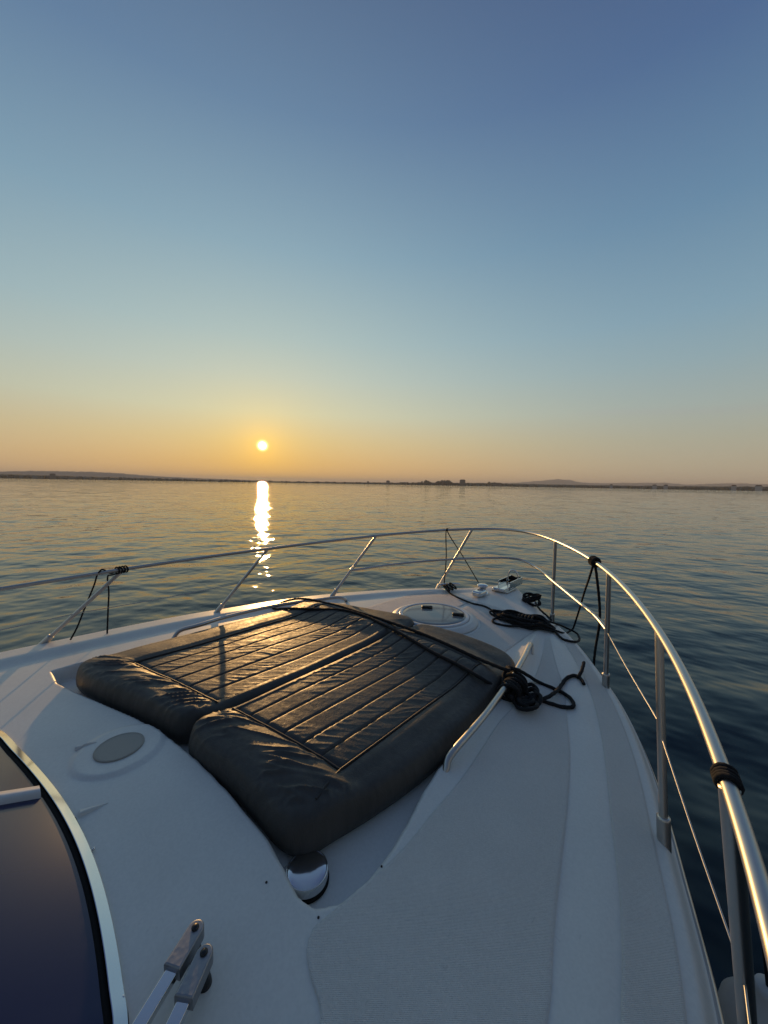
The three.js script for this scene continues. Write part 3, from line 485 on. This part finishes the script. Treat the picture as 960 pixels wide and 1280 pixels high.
{
  // coiled anchor line on the fore deck, led from the port bow cleat
  const p0 = onDeck(660, 778), g = thing('coiled_line', p0.x, p0.y, p0.z, 'tangled coil of black line heaped on the bow, led from the bow cleat', 'rope');
  rope(g, [onDeck(556, 734, 0.03), onDeck(562, 741, 0.012), onDeck(575, 748, RR), onDeck(590, 754, RR), onDeck(605, 757.5, RR), onDeck(616, 763, RR), onDeck(626, 767, RR), onDeck(640, 770, 0.02)], 0.008);
  const hub = onDeck(657, 776, 0.03), ax = onDeck(700, 790, 0.03).sub(onDeck(630, 771, 0.03)); ax.y = 0; ax.normalize(); const bx = V(-ax.z, 0, ax.x);
  for (let k = 0; k < 15; k++) {
    const pts = [], ra = 0.14 + 0.09 * rnd(), rb = 0.05 + 0.05 * rnd(), ph = rnd() * 6, o = (rnd() - 0.5) * 0.12, lift = 0.012 + 0.055 * (k / 15) * (0.6 + 0.4 * rnd()), yaw = (rnd() - 0.5) * 0.5, c = Math.cos(yaw), s = Math.sin(yaw);
    for (let i = 0; i < 12; i++) { const t = i / 12 * 2 * Math.PI, x = Math.cos(t) * ra, y = Math.sin(t) * rb; const p = hub.clone().addScaledVector(ax, o + x * c - y * s).addScaledVector(bx, x * s + y * c); p.y = Math.max(deckY(p.x, -p.z) + RR, deckY(p.x, -p.z) + lift * (1 - 0.8 * (x / 0.23) ** 2) + 0.012 * Math.sin(3 * t + ph)); pts.push(p); }
    add('coil_turn', sweep(local(pts, g), 0.009, { rad: 8, closed: true, twist: 60 }), M.rope, g);
  }
  for (let k = 0; k < 5; k++) { // wraps round the middle of the heap
    const pts = [], o = -0.06 + k * 0.024; for (let i = 0; i < 10; i++) { const t = i / 10 * 2 * Math.PI; const p = hub.clone().addScaledVector(ax, o + 0.01 * Math.sin(t)).addScaledVector(bx, Math.cos(t) * 0.075); p.y = hub.y - 0.012 + Math.max(-0.012, Math.sin(t) * 0.045); pts.push(p); }
    add('coil_turn', sweep(local(pts, g), 0.009, { rad: 8, closed: true, twist: 60 }), M.rope, g);
  }
  // long loops that reach aft and the bight that climbs to the rail
  rope(g, [onDeck(645, 770, 0.05), onDeck(628, 771, 0.02), onDeck(617, 774, RR), onDeck(617, 778, RR), onDeck(632, 782, RR), onDeck(650, 783, 0.02)], 0.009);
  rope(g, [onDeck(670, 772, 0.05), onDeck(690, 778, 0.03), onDeck(706, 784, 0.015), onDeck(720, 791, RR), onDeck(724, 797, RR), onDeck(716, 802, RR), onDeck(704, 799, RR), onDeck(696, 792, RR), onDeck(690, 786, 0.02), onDeck(672, 780, 0.03)], 0.009);
  rope(g, [onDeck(668, 776, 0.05), onDeck(685, 784, 0.02), onDeck(700, 790, RR), onDeck(712, 789, RR), onDeck(716, 786, 0.02), hit(721, 772, (u, v) => deckY(u, v) + 0.12), hit(730, 742, (u, v) => lerp(deckY(u, v), railPlane(u, v), 0.5)), hit(738, 718, (u, v) => lerp(deckY(u, v), railPlane(u, v), 0.82)), nearPx(744, 700)], 0.008);
}
{
  // lashing on the starboard rail with an end hanging over the side
  const p0 = nearPx(745, 700), g = thing('rail_lashing', p0.x, p0.y, p0.z, 'black line hitched to the starboard rail, one end hanging over the side', 'rope');
  const t = nearPx(752, 706).sub(nearPx(738, 695)).normalize(), n = V(0, 1, 0).addScaledVector(t, -t.y).normalize(), b = t.clone().cross(n);
  for (let k = 0; k < 5; k++) { const pts = []; for (let i = 0; i < 10; i++) { const a = i / 10 * 6.2832; pts.push(p0.clone().addScaledVector(t, (k - 2) * 0.013 + 0.008 * Math.sin(a)).addScaledVector(n, Math.cos(a) * 0.024).addScaledVector(b, Math.sin(a) * 0.024)); } add('hitch_turn', sweep(local(pts, g), 0.009, { rad: 8, closed: true, twist: 60 }), M.rope, g); }
  const d = hit(740, 822, (u, v) => deckY(u, v) + 0.0); const w = halfBeam(-d.z) + 0.06; const low = V(w * 1.0, 0.9, d.z);
  rope(g, [p0, p0.clone().add(V(0.02, -0.08, 0.02)), p0.clone().lerp(V(w, d.y, d.z), 0.55).add(V(0.03, 0, 0)), V(w, d.y + 0.02, d.z), low], 0.009);
}
{
  // line round the port rail
  const p0 = nearPx(152, 710), g = thing('rail_lashing', p0.x, p0.y, p0.z, 'thin black line hitched over the port rail at a slanting post, two strands hanging', 'rope');
  const t = nearPx(165, 708).sub(nearPx(140, 712)).normalize(), n = V(0, 1, 0).addScaledVector(t, -t.y).normalize(), b = t.clone().cross(n);
  for (let k = 0; k < 4; k++) { const pts = []; for (let i = 0; i < 10; i++) { const a = i / 10 * 6.2832; pts.push(p0.clone().addScaledVector(t, (k - 1.5) * 0.016 + 0.01 * Math.sin(a)).addScaledVector(n, Math.cos(a) * 0.021).addScaledVector(b, Math.sin(a) * 0.021)); } add('hitch_turn', sweep(local(pts, g), 0.0055, { rad: 8, closed: true, twist: 80 }), M.rope, g); }
  const at = (px_, py_, k) => hit(px_, py_, (u, v) => lerp(deckY(Math.max(u, -1.6), v), railPlane(u, v), k));
  rope(g, [p0.clone().add(V(0, 0.018, 0)), nearPx(138, 714).add(V(0, -0.014, 0)), nearPx(128, 714.5).add(V(0, 0.022, 0)), nearPx(123, 716).add(V(0.01, 0.008, 0)), at(117, 733, 0.75), at(106, 760, 0.42), at(96, 785, 0.18), at(88, 800, 0.02)], 0.0058);
  rope(g, [p0.clone().add(V(0, -0.02, 0)), nearPx(140, 713).add(V(0.012, -0.022, 0)), at(134.5, 722, 0.85), at(136, 740, 0.6), at(135, 765, 0.32), at(134, 792, 0.0)], 0.0058);
}
{
  // bow line in an inverted V below the top rail
  const p0 = nearPx(559, 662), g = thing('bow_line', p0.x, p0.y, p0.z, 'thin black line in an inverted V from the bow rail to the foredeck', 'rope');
  const q1 = onDeck(555, 733, 0.03), q2 = onDeck(598, 728, 0.05);
  rope(g, [q1, q1.clone().lerp(p0, 0.5).add(V(0.006, 0, 0)), p0.clone().add(V(0, -0.01, 0.02)), p0.clone().add(V(0, 0.02, 0)), p0.clone().add(V(0.015, -0.01, 0.018)), p0.clone().lerp(q2, 0.5), q2], 0.0058);
  for (let k = 0; k < 3; k++) { const pts = [], c = onDeck(558 + k * 4, 735, 0.045); for (let i = 0; i < 10; i++) { const a = i / 10 * 6.2832; pts.push(c.clone().add(V(Math.cos(a) * 0.05, Math.sin(a) * 0.028 + 0.01 * k, Math.cos(a) * 0.03 + Math.sin(a) * 0.03))); } add('hitch_turn', sweep(local(pts, g), 0.008, { rad: 8, closed: true, twist: 60 }), M.rope, g); }
}
{
  const p0 = V(cleatAt.x, cleatAt.y + 0.03, cleatAt.z), g = thing('cleat_line', p0.x, p0.y, p0.z, 'black line wound on the starboard bow cleat, tail running aft', 'rope');
  for (let k = 0; k < 7; k++) { const pts = [], ph = rnd() * 6; for (let i = 0; i < 10; i++) { const a = i / 10 * 6.2832; pts.push(p0.clone().add(V(Math.cos(a) * (0.06 + 0.02 * rnd()), 0.012 + 0.035 * Math.sin(a + ph) + 0.004 * k, Math.sin(a) * 0.05))); } add('hitch_turn', sweep(local(pts, g), 0.009, { rad: 8, closed: true, twist: 60 }), M.rope, g); }
  rope(g, [p0.clone().add(V(0.03, 0.02, 0.02)), onDeck(676, 763, 0.03), onDeck(684, 770, RR), onDeck(689, 775, RR)], 0.009);
}
{
  const p0 = nearPx(907, 974), g = thing('rail_binding', p0.x, p0.y, p0.z, 'thick black binding wrapped round the starboard rail at a post head', 'binding');
  const t = nearPx(915, 995).sub(nearPx(897, 950)).normalize(), n = V(0, 1, 0).addScaledVector(t, -t.y).normalize(), b = t.clone().cross(n);
  for (let k = 0; k < 4; k++) { const pts = []; for (let i = 0; i < 14; i++) { const a = i / 14 * 6.2832; pts.push(p0.clone().addScaledVector(t, (k - 1.5) * 0.009 + 0.003 * Math.sin(a + k)).addScaledVector(n, Math.cos(a) * 0.0155).addScaledVector(b, Math.sin(a) * 0.0155)); } add('binding_turn', sweep(local(pts, g), 0.0055, { rad: 10, closed: true, twist: 60 }), M.rope, g); }
}
{
  // fender hung outside the gunwale
  const fd = dirOf(910, 1218), fk = (1.615 - 1.5) / fd.x, q = V(1.7, EYE + fd.y * fk - 0.43, fd.z * fk), g = thing('fender', q.x, q.y, q.z, 'off-white cylindrical fender hanging outside the starboard gunwale', 'fender');
  const pr = [[0, -0.3], [0.03, -0.3], [0.035, -0.27], [0.07, -0.24], [0.1, -0.19], [0.108, -0.12], [0.108, 0.3], [0.1, 0.36], [0.07, 0.41], [0.04, 0.43], [0.035, 0.46], [0.03, 0.475], [0, 0.475]];
  add('fender_body', lathe(pr, 40), M.fender, g);
  add('fender_line', sweep([V(0, 0.46, 0), V(-0.02, 0.6, 0), V(-0.05, 0.8, 0.02)], 0.006, { rad: 8 }), M.rope, g);
}

// ---------------------------------------------------------------- far shore
{
  const landMat = new THREE.MeshStandardMaterial({ color: lin(0.055, 0.06, 0.035), roughness: 1 }), hillMat = new THREE.MeshStandardMaterial({ color: lin(0.2, 0.18, 0.14), roughness: 1 });
  const ridge = (name, label, R, depth, list, mat, rough) => {       // list: [photo x, height in photo pixels above the waterline]
    const h = table(list), n = 420, x0 = list[0][0], x1 = list[list.length - 1][0];
    const g = grid(n + 1, 5, (i, j) => {
      const x = lerp(x0, x1, i / n), d = dirOf(x, 597 + x / 60); d.y = 0; d.normalize(); const rr = R + [0, 0.12, 0.45, 0.8, 1][j] * depth;
      const hh = Math.max(0, h(x) * R / FOCAL * (0.92 + rough * (noise.noise(x * 0.11, j * 3.1, R * 0.01) + 0.7 * noise.noise(x * 0.37, j * 2.2, 4)))) * Math.cos(Math.atan((x - 480) / FOCAL)) ** -1 * [0, 0.8, 1, 0.6, 0][j];
      return [1.5 + d.x * rr, hh - (j === 0 || j === 4 ? 1 : 0), d.z * rr];
    });
    const o = add(name, g, mat); o.userData.kind = 'structure'; o.userData.label = label; return o;
  };
  ridge('hills', 'low far hills across the water on the left', 5200, 1200, [[-120, 1.5], [0, 4.6], [60, 6.2], [110, 6.8], [150, 6.6], [185, 5.0], [230, 4.0], [300, 2.8], [360, 1.2], [400, 0.2]], hillMat, 0.06);
  ridge('hills', 'pale far mountains across the water on the right', 8200, 1600, [[430, 0.2], [500, 2.2], [560, 3], [640, 4.6], [670, 7.2], [692, 9.2], [706, 8.8], [730, 5.4], [780, 5.4], [830, 5.6], [860, 4.2], [900, 5.2], [960, 4.6], [1080, 3]], hillMat, 0.08);
  ridge('shore', 'dark low strip of shore along the horizon', 2000, 400, [[-160, 2.2], [0, 3], [120, 2.8], [260, 2.4], [330, 2.0], [400, 2.2], [500, 3.2], [560, 4.2], [640, 3.8], [760, 3.2], [860, 3.0], [960, 3.2], [1120, 3]], landMat, 0.15);
  // trees along the shore read as one mass
  const leaf = new THREE.IcosahedronGeometry(1, 1), parts = [];
  { const p = leaf.attributes.position; for (let i = 0; i < p.count; i++) { const q = V(p.getX(i), p.getY(i), p.getZ(i)), k = 0.8 + 0.4 * (noise.noise(q.x * 2, q.y * 2, q.z * 2) + 0.5); p.setXYZ(i, q.x * k, q.y * k, q.z * k); } leaf.computeVertexNormals(); }
  const put = (x, hpx, wpx) => { const R = 1985 + 90 * rnd(), d = dirOf(x, 597 + x / 60); d.y = 0; d.normalize(); const s = R / FOCAL / Math.cos(Math.atan((x - 480) / FOCAL)), g = leaf.clone(); g.rotateY(rnd() * 6); g.scale(wpx * s, hpx * s, wpx * s); g.translate(1.5 + d.x * R, hpx * s * 0.55, d.z * R); parts.push(g); };
  for (let x = -150; x < 1110; x += 0.8) { const dens = x > 490 && x < 640 ? 0.9 : x > 640 ? 0.55 : x < 300 ? 0.4 : 0.3; if (rnd() < dens) { const big = x > 500 && x < 640 ? 1.7 + 1.6 * smooth(0.1, 0.5, noise.noise(x * 0.05, 1.5, 2)) : 1.2; put(x, big * (0.7 + 0.7 * rnd()), 1.0 + 1.3 * rnd()); } }
  const belt = add('tree_belt', mergeGeometries(parts), landMat); belt.userData.kind = 'stuff'; belt.userData.label = 'dark belt of trees along the far shore';
  // larger blocks that stand out of the trees
  const wall = new THREE.MeshStandardMaterial({ color: lin(0.2, 0.17, 0.14), roughness: 0.9 }), pale = new THREE.MeshStandardMaterial({ color: lin(0.5, 0.46, 0.42), roughness: 0.9 }), roofM = new THREE.MeshStandardMaterial({ color: lin(0.14, 0.07, 0.05), roughness: 0.9 });
  const block = (x, wpx, hpx, mat, label, roofH) => {
    const R = 1970, d = dirOf(x, 597 + x / 60); d.y = 0; d.normalize(); const s = R / FOCAL / Math.cos(Math.atan((x - 480) / FOCAL)), w = wpx * s, h = hpx * s;
    const g = thing('shore_building', 1.5 + d.x * R, 0, d.z * R, label, 'building', 'buildings on the far shore'); g.rotation.y = Math.atan2(-d.x, -d.z);
    const b = add('wall', new THREE.BoxGeometry(w, h, w * 0.8), mat, g); b.position.y = h / 2;
    const rf = new THREE.Shape(); rf.moveTo(-w * 0.54, 0); rf.lineTo(w * 0.54, 0); rf.lineTo(w * 0.3, roofH * h); rf.lineTo(-w * 0.3, roofH * h); rf.closePath();
    const rg = new THREE.ExtrudeGeometry(rf, { depth: w * 0.84, bevelEnabled: false }); rg.translate(0, 0, -w * 0.42); const r = add('roof', rg, roofM, g); r.position.y = h + 0.02;
  };
  block(66, 3, 3.4, wall, 'dark block on the far shore below the left hill', 0.12);
  block(460, 2.4, 3.2, wall, 'small lone tower block on the far shore right of the sun', 0.1);
  block(485, 4.2, 4.4, wall, 'squat dark building on the far shore right of the sun', 0.14);
  block(578, 6.5, 6.6, wall, 'tallest dark block among the shore trees', 0.12);
  block(622, 9, 3.6, wall, 'long low dark building at the end of the shore trees', 0.15);
  for (const [x, w] of [[764, 2.2], [818, 3], [832, 2.6], [917, 2.6], [948, 3.2]]) block(x, w, 2.9, pale, 'tiny pale house on the far shore below the mountains', 0.25);
  // a boat far out, under the sun
  const d = dirOf(275, 602); d.y = 0; d.normalize(); const R = 1100, f = thing('distant_boat', 1.5 + d.x * R, 0, d.z * R, 'tiny dark boat far out near the low sun', 'boat');
  const hs = new THREE.Shape(); hs.moveTo(-5, 0); hs.lineTo(4, 0); hs.lineTo(6, 1.6); hs.lineTo(-5.2, 1.3); hs.closePath(); const hg = new THREE.ExtrudeGeometry(hs, { depth: 2.6, bevelEnabled: true, bevelSize: 0.2, bevelThickness: 0.3 }); hg.translate(0, -0.2, -1.3); f.rotation.y = Math.atan2(-d.x, -d.z);
  add('hull', hg, wall, f); const cb = add('cabin', new RoundedBoxGeometry(3.4, 1.6, 2, 2, 0.2), wall, f); cb.position.set(-1, 2.1, 0);
}
scene.fog = new THREE.FogExp2(new THREE.Color(0.95, 0.95, 0.95), 1.15e-4);
delete M.cleatAt; delete M.feet; delete M.nearPx;

renderer.render(scene, camera);
